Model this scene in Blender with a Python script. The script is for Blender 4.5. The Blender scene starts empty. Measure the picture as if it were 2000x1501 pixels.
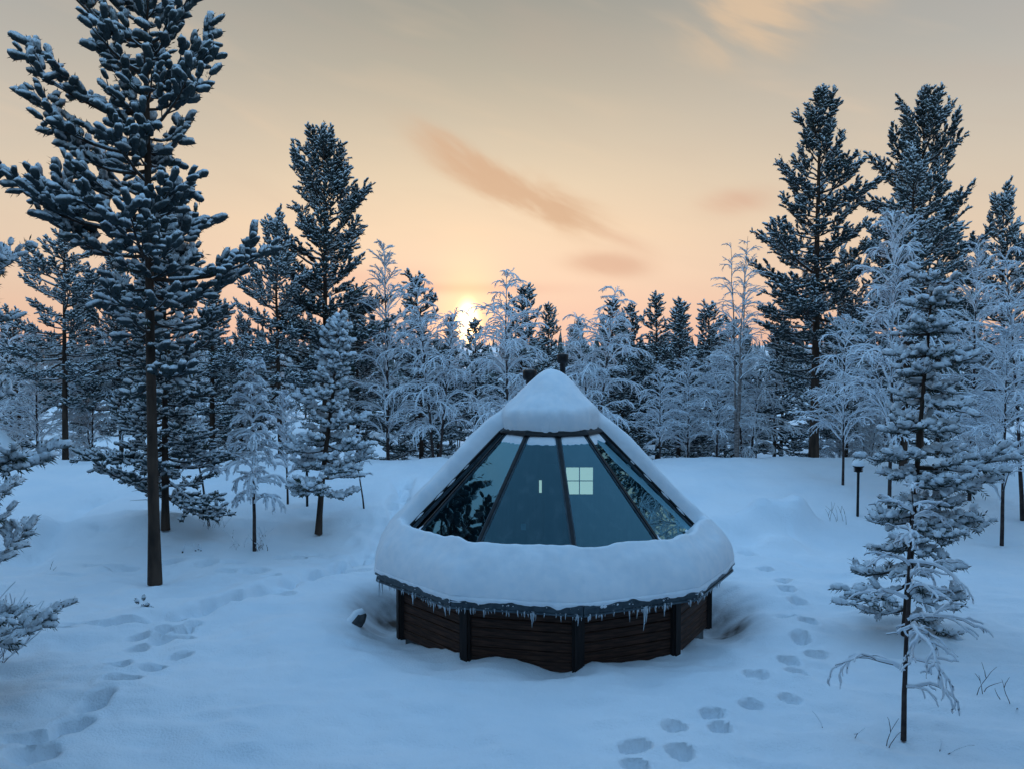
import bpy, math
import numpy as np
from mathutils import Matrix, Vector

# ------------------------------------------------------------------ camera, sky, sun, exposure
SC = bpy.context.scene
COL = SC.collection
F_PX, PITCH, CAM_H = 1649.0, math.radians(2.348), 5.157
cam_d = bpy.data.cameras.new('camera')
cam_d.sensor_width = 36.0
cam_d.lens = F_PX / 2000 * 36
cam_d.clip_end = 20000
cam = bpy.data.objects.new('camera', cam_d)
COL.objects.link(cam)
cam.location = (0, 0, CAM_H)
cam.rotation_euler = (math.pi / 2 - PITCH, 0, 0)
SC.camera = cam
SC.view_settings.view_transform = 'Standard'
SC.view_settings.look = 'None'
SC.view_settings.exposure = 0
SC.view_settings.gamma = 1
SC.cycles.max_bounces = 5
SC.cycles.diffuse_bounces = 3
SC.cycles.glossy_bounces = 3
SC.cycles.transparent_max_bounces = 16
SC.cycles.caustics_reflective = False
SC.cycles.caustics_refractive = False

SUN_AZ, SUN_EL = math.radians(-3.0), math.radians(1.75)


class S:
    """a shader socket with arithmetic"""
    def __init__(self, t, s): self.t, self.s = t, s
    def _m(self, op, *a):
        n = self.t.nodes.new('ShaderNodeMath'); n.operation = op
        for i, x in enumerate((self,) + a):
            if isinstance(x, S): self.t.links.new(x.s, n.inputs[i])
            else: n.inputs[i].default_value = x
        return S(self.t, n.outputs[0])
    def __add__(self, o): return self._m('ADD', o)
    def __sub__(self, o): return self._m('SUBTRACT', o)
    def __mul__(self, o): return self._m('MULTIPLY', o)
    def __truediv__(self, o): return self._m('DIVIDE', o)
    def __pow__(self, o): return self._m('POWER', o)
    def neg(self): return self._m('MULTIPLY', -1.0)
    def exp(self): return self._m('EXPONENT')
    def clamp(self):
        r = self._m('ADD', 0.0); r.s.node.use_clamp = True; return r
    def smooth(self, a, b):
        n = self.t.nodes.new('ShaderNodeMapRange'); n.interpolation_type = 'SMOOTHSTEP'
        self.t.links.new(self.s, n.inputs[0]); n.inputs[1].default_value = a; n.inputs[2].default_value = b
        return S(self.t, n.outputs[0])


def ramp(t, fac, stops):
    n = t.nodes.new('ShaderNodeValToRGB'); e = n.color_ramp.elements
    while len(e) < len(stops): e.new(0.5)
    for i, (p, c) in enumerate(stops):
        e[i].position = p; e[i].color = (*c, 1)
    t.links.new(fac.s, n.inputs[0]); return n.outputs[0]


def mixc(t, fac, a, b, mode='MIX'):
    n = t.nodes.new('ShaderNodeMix'); n.data_type = 'RGBA'; n.blend_type = mode
    for i, x in ((0, fac), (6, a), (7, b)):
        if isinstance(x, S): t.links.new(x.s, n.inputs[i])
        elif hasattr(x, 'is_linked'): t.links.new(x, n.inputs[i])
        elif i == 0: n.inputs[0].default_value = x
        else: n.inputs[i].default_value = (*x, 1)
    return n.outputs[2]


def build_world():
    w = bpy.data.worlds.new('World'); SC.world = w; w.use_nodes = True
    t = w.node_tree; t.nodes.clear()
    out = t.nodes.new('ShaderNodeOutputWorld'); bg = t.nodes.new('ShaderNodeBackground')
    t.links.new(bg.outputs[0], out.inputs[0])
    tc = t.nodes.new('ShaderNodeTexCoord'); sep = t.nodes.new('ShaderNodeSeparateXYZ')
    t.links.new(tc.outputs['Generated'], sep.inputs[0])
    X, Y, Z = (S(t, sep.outputs[i]) for i in range(3))
    az = X._m('ARCTAN2', Y); el = Z._m('ARCSINE')
    d_ = math.radians
    # clear dusk sky; the earth's shadow dulls it low down
    sky = t.nodes.new('ShaderNodeTexSky'); sky.sky_type = 'NISHITA'; sky.sun_disc = False
    sky.sun_elevation = SUN_EL; sky.sun_rotation = SUN_AZ; sky.altitude = 300
    sky.air_density = 1.0; sky.dust_density = 0.3; sky.ozone_density = 3.0
    base = mixc(t, 1.0, sky.outputs[0], (NISHITA_K * 1.36, NISHITA_K * 1.05, NISHITA_K * .80), 'MULTIPLY')
    dusk = el.smooth(d_(2), d_(62)) * .84 + .16
    base = mixc(t, 1.0, base, dusk, 'MULTIPLY')
    # thin high veil of cloud, lit by the low sun, thickest towards it
    d = math.radians
    def e(deg): return (deg + 5) / 60.0
    elf = ((el * (180 / math.pi)) + 5.0) / 60.0
    veil = ramp(t, elf.clamp(), [
        (0.0, (.50, .27, .22)), (e(0), (.84, .51, .40)), (e(2.5), (.90, .58, .44)), (e(5), (.93, .66, .48)),
        (e(8), (.90, .67, .47)), (e(11), (.80, .635, .455)), (e(14), (.67, .56, .42)), (e(18), (.50, .45, .36)),
        (e(23), (.345, .335, .29)), (e(30), (.26, .30, .31)), (e(42), (.19, .29, .38)), (1.0, (.15, .29, .43))])
    daz = az - SUN_AZ
    away = (daz * daz / (-1.5 * 1.5)).exp()
    lowel = el.smooth(d(62), d(20))
    vf = (away * lowel * 1.0).clamp()
    # slightly duller to the sides
    col = mixc(t, vf, base, veil)
    side = (daz * daz / (-0.42 * 0.42)).exp()
    col = mixc(t, (side * -0.30 + 0.30) * vf, col, (.36, .30, .28))
    # stretched noise for cirrus streaks
    def noise(scale, sx, sy, rot, det=3.0, off=0.0):
        c = t.nodes.new('ShaderNodeCombineXYZ')
        ca, sa = math.cos(rot), math.sin(rot)
        u = (az * ca + el * sa) * sx; v = (el * ca - az * sa) * sy
        t.links.new(u.s, c.inputs[0]); t.links.new((v + off).s, c.inputs[1])
        n = t.nodes.new('ShaderNodeTexNoise'); n.inputs['Scale'].default_value = scale
        n.inputs['Detail'].default_value = det; n.inputs['Roughness'].default_value = .58
        n.inputs['Distortion'].default_value = .35
        t.links.new(c.outputs[0], n.inputs[0]); return S(t, n.outputs[0])
    def blob(u, v, su, sv, rot):
        a0, e0 = math.atan((u - 1000) / F_PX), (683 - v) / F_PX
        ca, sa = math.cos(rot), math.sin(rot)
        p = ((az - a0) * ca + (el - e0) * sa) / su; q = ((el - e0) * ca - (az - a0) * sa) / sv
        return (p * p + q * q).neg().exp()
    nz = noise(5.0, .7, 3.2, -.28)
    col = mixc(t, nz.smooth(.5, .8) * vf * .22, col, (.98, .68, .44))
    col = mixc(t, nz.smooth(.5, .2) * vf * .16, col, (.56, .42, .34))
    streak = noise(9.0, .6, 2.2, -.46, 4.0, 1.7)
    m = ((blob(1000, 375, .085, .030, -.40) * 1.0 + blob(1110, 420, .07, .024, -.36) * .6 + blob(890, 300, .06, .022, -.45) * .6)
         * (streak * 6.5 - 2.2)).smooth(.0, 1.7)
    col = mixc(t, m * .85, col, (.66, .41, .26))
    m = ((blob(1190, 520, .055, .016, -.08) + blob(1215, 470, .05, .010, -.3) * .5 + blob(1440, 408, .05, .018, .05) * .7)
         * (streak * 1.4 + .3)).smooth(.1, 1.0)
    col = mixc(t, m * .65, col, (.68, .39, .27))
    m = (blob(1520, 75, .12, .055, .25) * (streak * 5.0 - 1.3)).smooth(.1, 1.6)
    col = mixc(t, m * .85, col, (.74, .54, .36))
    m = (blob(905, 565, .10, .007, 0) + blob(640, 545, .16, .012, .02) * .6) * .6
    col = mixc(t, m, col, (.80, .40, .31))
    # the sun low behind thin cloud, with its aureole
    q = (az - SUN_AZ) / .0115; r = (el - SUN_EL) / .022
    disc = ((q * q + r * r) ** 1.6).neg().exp()
    q2 = (az - SUN_AZ) / .038; r2 = (el - SUN_EL) / .058
    glow = (q2 * q2 + r2 * r2).neg().exp()
    q3 = (az - SUN_AZ) / .26; r3 = (el - SUN_EL - .03) / .17
    wide = (q3 * q3 + r3 * r3).neg().exp()
    add = lambda c, k, f: mixc(t, f, c, k, 'ADD')
    col = add(col, (.10, .07, .03), wide)
    col = add(col, (.70, .30, .06), glow)
    col = add(col, (5.5, 3.7, 1.6), disc)
    t.links.new(col, bg.inputs[0]); bg.inputs[1].default_value = 1.0
    w.cycles.sampling_method = 'NONE'      # smooth dusk sky, found well enough by the bounced rays


NISHITA_K = 2.75
build_world()
sun_d = bpy.data.lights.new('sun', 'SUN'); sun_d.energy = 1.5; sun_d.angle = math.radians(2.0)
sun_d.color = (1.0, .55, .28)
sun = bpy.data.objects.new('sun', sun_d); COL.objects.link(sun)
_sd = Vector((math.sin(SUN_AZ) * math.cos(SUN_EL), math.cos(SUN_AZ) * math.cos(SUN_EL), math.sin(SUN_EL)))
sun.rotation_euler = _sd.to_track_quat('Z', 'Y').to_euler()

# ------------------------------------------------------------------ helpers
RNG = np.random.default_rng(7)


def tag(o, label=None, cat=None, group=None, kind=None):
    if label: o['label'] = label
    if cat: o['category'] = cat
    if group: o['group'] = group
    if kind: o['kind'] = kind
    return o


def empty(name, loc=(0, 0, 0), rz=0.0):
    o = bpy.data.objects.new(name, None); COL.objects.link(o)
    o.location = loc; o.rotation_euler = (0, 0, rz); o.empty_display_size = .2
    return o


def link(name, me, parent=None):
    o = bpy.data.objects.new(name, me); COL.objects.link(o)
    if parent is not None: o.parent = parent
    return o


def mesh_np(name, V, F, mat, smooth=True, attr=None):
    """mesh from vertex array (n,3) and face array (m,3) or (m,4)"""
    V = np.ascontiguousarray(V, np.float32); F = np.ascontiguousarray(F, np.int32)
    me = bpy.data.meshes.new(name); k = F.shape[1]
    me.vertices.add(len(V)); me.vertices.foreach_set('co', V.ravel())
    me.loops.add(F.size); me.loops.foreach_set('vertex_index', F.ravel())
    me.polygons.add(len(F)); me.polygons.foreach_set('loop_start', np.arange(0, F.size, k, dtype=np.int32))
    if attr is not None:
        a = me.attributes.new(attr[0], 'FLOAT', 'POINT'); a.data.foreach_set('value', np.ascontiguousarray(attr[1], np.float32))
    me.update(calc_edges=True)
    me.polygons.foreach_set('use_smooth', np.full(len(F), bool(smooth)))
    me.materials.append(mat)
    return me


class Geo:
    def __init__(self): self.v, self.f, self.n = [], [], 0
    def add(self, V, F):
        V = np.asarray(V, float).reshape(-1, 3); F = np.asarray(F, int)
        if F.shape[1] == 4: F = np.concatenate([F[:, [0, 1, 2]], F[:, [0, 2, 3]]])
        self.v.append(V); self.f.append(F + self.n); self.n += len(V)
    def box(self, c, s, M=None):
        c, s = np.array(c, float), np.array(s, float) / 2
        V = np.array([[x, y, z] for x in (-1, 1) for y in (-1, 1) for z in (-1, 1)]) * s + c
        if M is not None: V = V @ np.array(M.to_3x3()).T + np.array(M.translation)
        self.add(V, [[0, 1, 3, 2], [4, 6, 7, 5], [0, 4, 5, 1], [2, 3, 7, 6], [0, 2, 6, 4], [1, 5, 7, 3]])
    def lathe(self, prof, n=16, c=(0, 0, 0)):
        prof = np.array(prof, float); a = np.arange(n) * 2 * np.pi / n
        V = np.stack([prof[:, None, 0] * np.cos(a), prof[:, None, 0] * np.sin(a), np.repeat(prof[:, 1:2], n, 1)], -1)
        i = np.arange(len(prof) - 1)[:, None] * n; j = np.arange(n)[None]; j2 = (j + 1) % n
        self.add(V.reshape(-1, 3) + np.array(c), np.stack([i + j, i + j2, i + n + j2, i + n + j], -1).reshape(-1, 4))
    def tubes(self, P, R, sides=4, up=0.0, flat=1.0):
        """P (n,k,3) polylines, R (n,k) radii"""
        P = np.asarray(P, float); R = np.asarray(R, float)
        if P.ndim == 2: P, R = P[None], R[None]
        if len(P) == 0: return
        n, k, _ = P.shape
        T = np.gradient(P, axis=1); T /= np.linalg.norm(T, axis=2, keepdims=True) + 1e-9
        ref = np.where(np.abs(T[..., 2:3]) > .85, np.array([1., .2, 0]), np.array([0, 0, 1.]))
        A = np.cross(T, ref); A /= np.linalg.norm(A, axis=2, keepdims=True) + 1e-9
        B = np.cross(A, T)
        a = np.arange(sides) * 2 * np.pi / sides + np.pi / sides
        V = (P + np.array([0, 0, 1.]) * up)[:, :, None] + R[:, :, None, None] * (
            np.cos(a)[None, None, :, None] * A[:, :, None] + flat * np.sin(a)[None, None, :, None] * B[:, :, None])
        t = np.arange(n)[:, None, None] * k * sides; i = np.arange(k - 1)[None, :, None] * sides
        j = np.arange(sides)[None, None]; j2 = (j + 1) % sides
        self.add(V.reshape(-1, 3), np.stack([t + i + j, t + i + j2, t + i + sides + j2, t + i + sides + j], -1).reshape(-1, 4))
    def mesh(self, name, mat, smooth=True):
        return mesh_np(name, np.concatenate(self.v), np.concatenate(self.f), mat, smooth)


def vnoise(x, y, seed=0):
    """smooth value noise, 0..1"""
    xi, yi = np.floor(x).astype(np.int64), np.floor(y).astype(np.int64)
    fx, fy = x - xi, y - yi
    fx = fx * fx * fx * (fx * (fx * 6 - 15) + 10); fy = fy * fy * fy * (fy * (fy * 6 - 15) + 10)
    def h(a, b):
        n = (a * 374761393 + b * 668265263 + seed * 974711) & 0x7fffffff
        n = ((n ^ (n >> 13)) * 1274126177) & 0x7fffffff
        return ((n ^ (n >> 16)) & 0xffff) / 65535.0
    return (h(xi, yi) * (1 - fx) + h(xi + 1, yi) * fx) * (1 - fy) + (h(xi, yi + 1) * (1 - fx) + h(xi + 1, yi + 1) * fx) * fy


def fbm(x, y, seed=0, o=3):
    return sum(vnoise(x * 2 ** i + 17.3 * i, y * 2 ** i - 9.1 * i, seed + i) * .5 ** i for i in range(o)) / (2 - .5 ** (o - 1)) - .5


def sstep(a, b, x):
    t = np.clip((x - a) / (b - a), 0, 1); return t * t * (3 - 2 * t)


def ray(u, v):
    a, b = (u - 1000) / F_PX, (750.5 - v) / F_PX
    c, s = math.cos(PITCH), math.sin(PITCH)
    return np.array([a, c + b * s, -s + b * c])


def flat_at(u, v, z=0.0):
    d = ray(u, v); return (d * (z - CAM_H) / d[2])[:2]


# ------------------------------------------------------------------ materials
def material(name, build):
    m = bpy.data.materials.new(name); m.use_nodes = True
    t = m.node_tree; p = t.nodes['Principled BSDF']; build(t, p); return m


def tex(t, scale, detail=3.0, coord='Object', stretch=None):
    tc = t.nodes.new('ShaderNodeTexCoord'); n = t.nodes.new('ShaderNodeTexNoise')
    n.inputs['Scale'].default_value = scale; n.inputs['Detail'].default_value = detail
    src = tc.outputs[coord]
    if stretch:
        mp = t.nodes.new('ShaderNodeMapping'); mp.inputs['Scale'].default_value = stretch
        t.links.new(src, mp.inputs[0]); src = mp.outputs[0]
    t.links.new(src, n.inputs[0]); return S(t, n.outputs[0])


def bump(t, p, h, strength, dist):
    b = t.nodes.new('ShaderNodeBump'); b.inputs['Strength'].default_value = strength; b.inputs['Distance'].default_value = dist
    t.links.new(h.s, b.inputs['Height']); t.links.new(b.outputs[0], p.inputs['Normal'])


def plain(name, a, b=None, scale=8.0, rough=.7, bmp=0.0, stretch=None, bdist=.02):
    def f(t, p):
        p.inputs['Roughness'].default_value = rough; p.inputs['Specular IOR Level'].default_value = .25
        if b is None: p.inputs['Base Color'].default_value = (*a, 1); return
        n = tex(t, scale, 4.0, stretch=stretch)
        t.links.new(mixc(t, n.smooth(.3, .7), a, b), p.inputs['Base Color'])
        if bmp: bump(t, p, n, bmp, bdist)
    return material(name, f)


SNOW_A, SNOW_B = (.80, .87, .93), (.88, .92, .96)
def _ground_snow(t, p):
    p.inputs['Roughness'].default_value = .75; p.inputs['Specular IOR Level'].default_value = .15
    n1 = tex(t, .5, 3.0); n2 = tex(t, 30.0, 5.0); n3 = tex(t, 3.0, 3.0)
    c = mixc(t, n1.smooth(.3, .7), SNOW_A, SNOW_B)
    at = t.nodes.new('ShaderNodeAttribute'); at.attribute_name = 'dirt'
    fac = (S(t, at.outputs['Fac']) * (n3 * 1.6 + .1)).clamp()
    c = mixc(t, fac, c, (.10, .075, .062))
    t.links.new(c, p.inputs['Base Color']); bump(t, p, n2 + n3 * 2.0, .55, .03)
M_GROUND = material('snow_ground', _ground_snow)
M_SNOW = plain('snow', SNOW_A, SNOW_B, 6.0, .75, .3, bdist=.02)
M_SNOW.node_tree.nodes['Principled BSDF'].inputs['Specular IOR Level'].default_value = .15
M_RIME = plain('snow_on_branches', (.74, .82, .90), (.86, .91, .96), 3.0, .8)
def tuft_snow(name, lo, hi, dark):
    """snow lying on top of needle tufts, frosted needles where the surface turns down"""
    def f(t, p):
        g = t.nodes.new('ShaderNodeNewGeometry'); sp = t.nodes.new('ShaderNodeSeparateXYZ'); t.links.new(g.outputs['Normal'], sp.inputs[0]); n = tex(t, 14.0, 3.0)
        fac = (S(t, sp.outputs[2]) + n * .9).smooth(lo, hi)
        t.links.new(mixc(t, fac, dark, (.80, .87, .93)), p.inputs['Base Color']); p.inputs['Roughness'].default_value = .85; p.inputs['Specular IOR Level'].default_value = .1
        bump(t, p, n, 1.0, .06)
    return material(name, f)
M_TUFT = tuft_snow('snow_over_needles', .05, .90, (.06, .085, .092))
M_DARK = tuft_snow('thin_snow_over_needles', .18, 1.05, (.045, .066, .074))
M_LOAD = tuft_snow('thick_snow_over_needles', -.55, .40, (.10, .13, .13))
M_NEEDLE = plain('pine_needles', (.020, .036, .030), (.050, .075, .055), 2.5, .6)
M_BARK = plain('pine_bark', (.030, .022, .018), (.085, .055, .040), 5.0, .9, .8, (1, 1, .25), .03)
M_TWIG = plain('twig_bark', (.030, .022, .022), (.075, .055, .050), 6.0, .85)
M_BIRCH = plain('birch_bark', (.10, .085, .08), (.30, .27, .26), 7.0, .8, .3, (1, 1, 2.5))
M_PLANK = plain('brown_planks', (.020, .009, .006), (.080, .036, .022), 2.2, .65, .5, (1.2, 1.2, 14.0), .01)
M_POST = plain('dark_posts', (.012, .009, .009), (.030, .021, .018), 3.0, .6, .3, (6, 6, .6), .01)
M_FASCIA = plain('eave_metal', (.035, .055, .070), (.07, .10, .12), 9.0, .35)
M_BLACK = plain('black_metal', (.008, .008, .009), (.02, .02, .022), 6.0, .4)
M_DECK = plain('roof_deck', (.012, .012, .013), (.025, .025, .027), 4.0, .7)
M_CONC = plain('foundation', (.10, .12, .13), (.17, .19, .20), 4.0, .85, .3)
M_INNER = plain('interior_boards', (.010, .020, .028), (.022, .038, .050), 1.5, .6, 0, (8, 8, .6))
M_STONE = plain('grey_stone', (.05, .055, .06), (.13, .13, .13), 6.0, .85, .5)
M_FARTREE = None
def _fartree(t, p):
    g = t.nodes.new('ShaderNodeNewGeometry'); sp = t.nodes.new('ShaderNodeSeparateXYZ')
    t.links.new(g.outputs['Normal'], sp.inputs[0]); n = tex(t, .9, 3.0)
    fac = (S(t, sp.outputs[2]) + n * 1.3).smooth(.75, 1.25)
    t.links.new(mixc(t, fac, (.03, .045, .045), (.70, .78, .86)), p.inputs['Base Color']); p.inputs['Roughness'].default_value = .9
M_FARTREE = material('snowy_far_trees', _fartree)
def _ice(t, p):
    p.inputs['Base Color'].default_value = (.75, .85, .93, 1); p.inputs['Roughness'].default_value = .12
    p.inputs['Transmission Weight'].default_value = .55; p.inputs['IOR'].default_value = 1.31
M_ICE = material('ice', _ice)
def _lit(t, p):
    p.inputs['Base Color'].default_value = (.5, .6, .55, 1)
    p.inputs['Emission Color'].default_value = (1.0, .72, .55, 1); p.inputs['Emission Strength'].default_value = 1.25
M_LIT = material('lit_window', _lit)
def _glass(t, p):
    t.nodes.remove(p); out = t.nodes['Material Output']
    tr = t.nodes.new('ShaderNodeBsdfTransparent'); tr.inputs[0].default_value = (.22, .52, .62, 1)
    gl = t.nodes.new('ShaderNodeBsdfGlossy'); gl.inputs['Roughness'].default_value = .015; gl.inputs[0].default_value = (.46, .88, 1.0, 1)
    lw = t.nodes.new('ShaderNodeLayerWeight'); lw.inputs[0].default_value = .5
    fac = ((S(t, lw.outputs['Facing']) ** 1.6) * .95 + .035).clamp()
    mx = t.nodes.new('ShaderNodeMixShader'); t.links.new(fac.s, mx.inputs[0])
    t.links.new(tr.outputs[0], mx.inputs[1]); t.links.new(gl.outputs[0], mx.inputs[2])
    fr = t.nodes.new('ShaderNodeBsdfDiffuse'); fr.inputs[0].default_value = (.55, .72, .78, 1); m2 = t.nodes.new('ShaderNodeMixShader')
    n = tex(t, 2.6, 5.0, stretch=(2.2, 2.2, .5)); t.links.new((n.smooth(.46, .80) * .045).s, m2.inputs[0])      # thin patches of frost
    t.links.new(mx.outputs[0], m2.inputs[1]); t.links.new(fr.outputs[0], m2.inputs[2]); t.links.new(m2.outputs[0], out.inputs[0])
M_GLASS = material('coated_glass', _glass)

# ------------------------------------------------------------------ ground
HX, HY, TH0 = .759, 16.68, math.radians(6.0)     # the hut's axis and the turn of its ten corners
R_EAVE, R_WALL, Z_EAVE, Z_APEX = 3.5, 3.054, 1.0, 4.507
STEP = math.radians(36)

PRINTS = [  # footprints: picture place on flat ground, half width, half length, depth
    (1462, 1085, .20, .30, .10), (1492, 1112, .16, .24, .16), (1530, 1137, .14, .2, .2), (1537, 1160, .15, .2, .22), (1560, 1180, .15, .19, .22),
    (1579, 1226, .14, .15, .26), (1565, 1251, .13, .14, .22), (1595, 1275, .14, .14, .26), (1541, 1298, .14, .12, .2), (1556, 1318, .16, .13, .2),
    (1475, 1328, .16, .14, .16), (1545, 1362, .14, .1, .12), (1468, 1374, .13, .12, .17), (1390, 1396, .14, .13, .18), (1406, 1425, .13, .13, .2),
    (1318, 1420, .15, .13, .2), (1241, 1456, .17, .14, .22), (1330, 1466, .15, .14, .2), (1240, 1495, .15, .12, .2), (1540, 1210, .2, .12, .08),
    (233, 1302, .16, .15, .3), (299, 1306, .17, .15, .3), (236, 1334, .24, .17, .26), (270, 1245, .15, .13, .2), (268, 1266, .16, .13, .2),
    (318, 1250, .2, .22, .16), (345, 1215, .16, .14, .2), (318, 1234, .15, .14, .22), (356, 1232, .14, .13, .2), (360, 1248, .13, .12, .2),
    (353, 1280, .16, .11, .2), (378, 1222, .12, .14, .14), (183, 1372, .2, .28, .22), (140, 1415, .2, .26, .2), (60, 1470, .3, .22, .14), (60, 1440, .34, .14, .08),
    (108, 1225, .34, .12, .12), (235, 1216, .45, .15, .12), (160, 1215, .3, .1, .06),
    (200, 1098, .4, .16, .10), (240, 1103, .3, .14, .12), (332, 1095, .32, .15, .12), (400, 1099, .26, .16, .13), (450, 1099, .3, .13, .1),
    (392, 1090, .3, .1, .07), (500, 1112, .3, .14, .1), (528, 1126, .18, .12, .12), (130, 1115, .4, .1, .06), (440, 1112, .2, .1, .1), (565, 1085, .4, .1, .06),
    (210, 1057, .4, .12, .05), (600, 1080, .5, .12, .06), (690, 1115, .5, .14, .08), (555, 1163, .2, .1, .08)]
PRINTS = [(*flat_at(u, v), a, b, d) for u, v, a, b, d in PRINTS]
TRAIL = np.array([flat_at(u, v) for u, v in ((300, 1215), (420, 1180), (520, 1155), (600, 1125), (680, 1098), (735, 1075), (770, 1030), (790, 985))])
_r = np.random.default_rng(4)
for (ax, ay), (bx, by) in zip(TRAIL[:-1], TRAIL[1:]):
    L_ = math.hypot(bx - ax, by - ay)
    for q_ in np.arange(.1, L_, .42):
        f_ = q_ / L_; s_ = .16 if len(PRINTS) % 2 else -.16
        PRINTS.append((ax + (bx - ax) * f_ - s_ * (by - ay) / L_, ay + (by - ay) * f_ + s_ * (bx - ax) / L_, _r.uniform(.11, .17), _r.uniform(.12, .2), _r.uniform(.08, .16)))
GULLY = np.array([flat_at(u, v) for u, v in ((60, 1085), (110, 1058), (150, 1020), (185, 1008))])


def seg_dist(x, y, poly):
    d = np.full(x.shape, 1e9)
    for (ax, ay), (bx, by) in zip(poly[:-1], poly[1:]):
        t = np.clip(((x - ax) * (bx - ax) + (y - ay) * (by - ay)) / ((bx - ax) ** 2 + (by - ay) ** 2), 0, 1)
        d = np.minimum(d, np.hypot(x - ax - t * (bx - ax), y - ay - t * (by - ay)))
    return d


def bump2(x, y, cx, cy, sx, sy, rot=0.0):
    c, s = math.cos(rot), math.sin(rot)
    p, q = ((x - cx) * c + (y - cy) * s) / sx, ((y - cy) * c - (x - cx) * s) / sy
    return np.exp(-p * p - q * q)


def height(x, y, detail=True):
    x, y = np.asarray(x, float), np.asarray(y, float)
    near = np.exp(-(np.hypot(x, y - 15) / 45) ** 2)
    h = fbm(x * .22, y * .22, 3, 3) * .42 * near
    crest = 32.5 + fbm(x * .05, x * 0 + 2.2, 5, 2) * 2.0
    h += .95 * sstep(20.0, 31.0, y) * (1 - sstep(crest, crest + 4.5, y)) - 1.5 * sstep(crest, crest + 6, y)
    h += fbm(x * .03, y * .03, 9, 3) * 1.6 * sstep(38, 60, y)
    h += 26 * sstep(260, 1500, y) * (.55 + fbm(x * .0016 + 4, y * .0009, 21, 3) * 1.2)
    # ploughed mounds
    cx, cy = flat_at(1545, 1040, .2); w_ = 1 + .55 * fbm(x * 1.3, y * 1.3, 71, 3)
    h += ((.74 * np.minimum(1, 1.5 * bump2(x, y, cx - .1, cy + .6, 1.05, .62, .15)) + .12 * bump2(x, y, cx + .5, cy + .7, .4, .4)) + .60 * bump2(x, y, cx - 1.5, cy + .1, 1.1, .55) + .34 * bump2(x, y, cx - .6, cy - 1.0, .5, .4) + .25 * bump2(x, y, cx - 2.6, cy - .4, .6, .5)) * w_
    cx, cy = flat_at(95, 1040, .2); h += .5 * bump2(x, y, cx, cy, 1.0, 1.0)
    cx, cy = flat_at(290, 1030, .2); h += .42 * bump2(x, y, cx, cy, 1.7, 1.1)
    h -= .35 * np.exp(-(seg_dist(x, y, GULLY) / .35) ** 2)
    # round the hut
    dx, dy = x - HX, y - HY; r = np.hypot(dx, dy); a = np.arctan2(dx, -dy)
    sides = np.exp(-((np.abs(a) - 1.75) / .62) ** 2)
    h = h * (1 - .85 * np.exp(-(r / 4.6) ** 6)) 
    h += .10 * np.exp(-((r - 4.7) / 1.0) ** 2) - sides * .62 * np.exp(-((r - 3.25) / .62) ** 2)
    h += .13 * np.exp(-((a - .17) / .10) ** 2) * np.exp(-((r - 3.5) / .7) ** 2) + .16 * np.exp(-((a + .33) / .16) ** 2) * np.exp(-((r - 3.5) / .8) ** 2)
    h -= .10 * np.exp(-((a - .02) / .10) ** 2) * np.exp(-((r - 3.2) / .5) ** 2)
    if detail:
        h += fbm(x * 1.1, y * 1.1, 31, 4) * .17 * near + np.abs(fbm(x * .5 + y * .25, y * .9, 33, 3)) * -.36 * near + fbm(x * 4.5, y * 4.5, 35, 2) * .018 * near + fbm(x * 1.6 + y * .5, y * 5.0, 37, 3) * .05 * near
        for px, py, a_, b_, d_ in PRINTS:
            m = (np.abs(x - px) < 1.3) & (np.abs(y - py) < 1.3)
            if m.any():
                xx, yy = x[m], y[m]
                q = ((xx - px) / a_) ** 2 + ((yy - py) / b_) ** 2 + fbm(xx * 5, yy * 5, 40, 3) * 1.3
                h[m] += -2.5 * d_ * np.exp(-np.clip(q, 0, None) ** 4) + .13 * d_ * np.exp(-((np.sqrt(np.clip(q, 0, None)) - 1.55) / .4) ** 2)
        td = seg_dist(x, y, TRAIL); w = fbm(x * 2.2, y * 2.2, 50, 2)
        h += -.36 * np.exp(-((td + w * .6) / .27) ** 4) * (.75 + 1.3 * w) + .03 * np.exp(-((td - .55) / .25) ** 2)
        h -= .05 * np.maximum(0, fbm(x * 2.6, y * 2.6, 60, 2)) * np.exp(-(seg_dist(x, y, TRAIL[4:]) / 1.2) ** 2) * 4
    return h


def z_at(x, y): return float(height(np.array([x]), np.array([y]), False)[0])


def on_ground(u, v):
    """world point where a picture ray meets the snow"""
    d = ray(u, v); o = np.array([0, 0, CAM_H]); t = np.linspace(4, 120, 6000)
    P = o + d * t[:, None]; k = np.argmax(P[:, 2] < height(P[:, 0], P[:, 1], False)); return P[k]


def build_ground():
    def axis(a, b, step, lo, hi, g=1.09):
        c = list(np.arange(a, b, step)); s = step
        while c[-1] < hi: s *= g; c.append(c[-1] + s)
        s = step
        while c[0] > lo: s *= g; c.insert(0, c[0] - s)
        return np.array(c)
    xs = axis(-8.6, 8.6, .064, -2600, 2600, 1.07); ys = axis(9.6, 19.5, .06, -60, 4200, 1.03)
    X, Y = np.meshgrid(xs, ys); Z = height(X.ravel(), Y.ravel()).reshape(X.shape)
    dx, dy = X - HX, Y - HY; r = np.hypot(dx, dy); a = np.arctan2(dx, -dy)
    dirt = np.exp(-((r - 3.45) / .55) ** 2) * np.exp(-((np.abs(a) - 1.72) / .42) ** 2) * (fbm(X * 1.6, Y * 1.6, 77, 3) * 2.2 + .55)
    n, m = X.shape
    i, j = np.meshgrid(np.arange(n - 1), np.arange(m - 1), indexing='ij'); k = i * m + j
    F = np.stack([k, k + 1, k + m + 1, k + m], -1).reshape(-1, 4)
    me = mesh_np('ground', np.stack([X, Y, Z], -1).reshape(-1, 3), F, M_GROUND, True, ('dirt', np.clip(dirt, 0, 1).ravel()))
    tag(link('ground', me), kind='structure')


build_ground()

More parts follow.
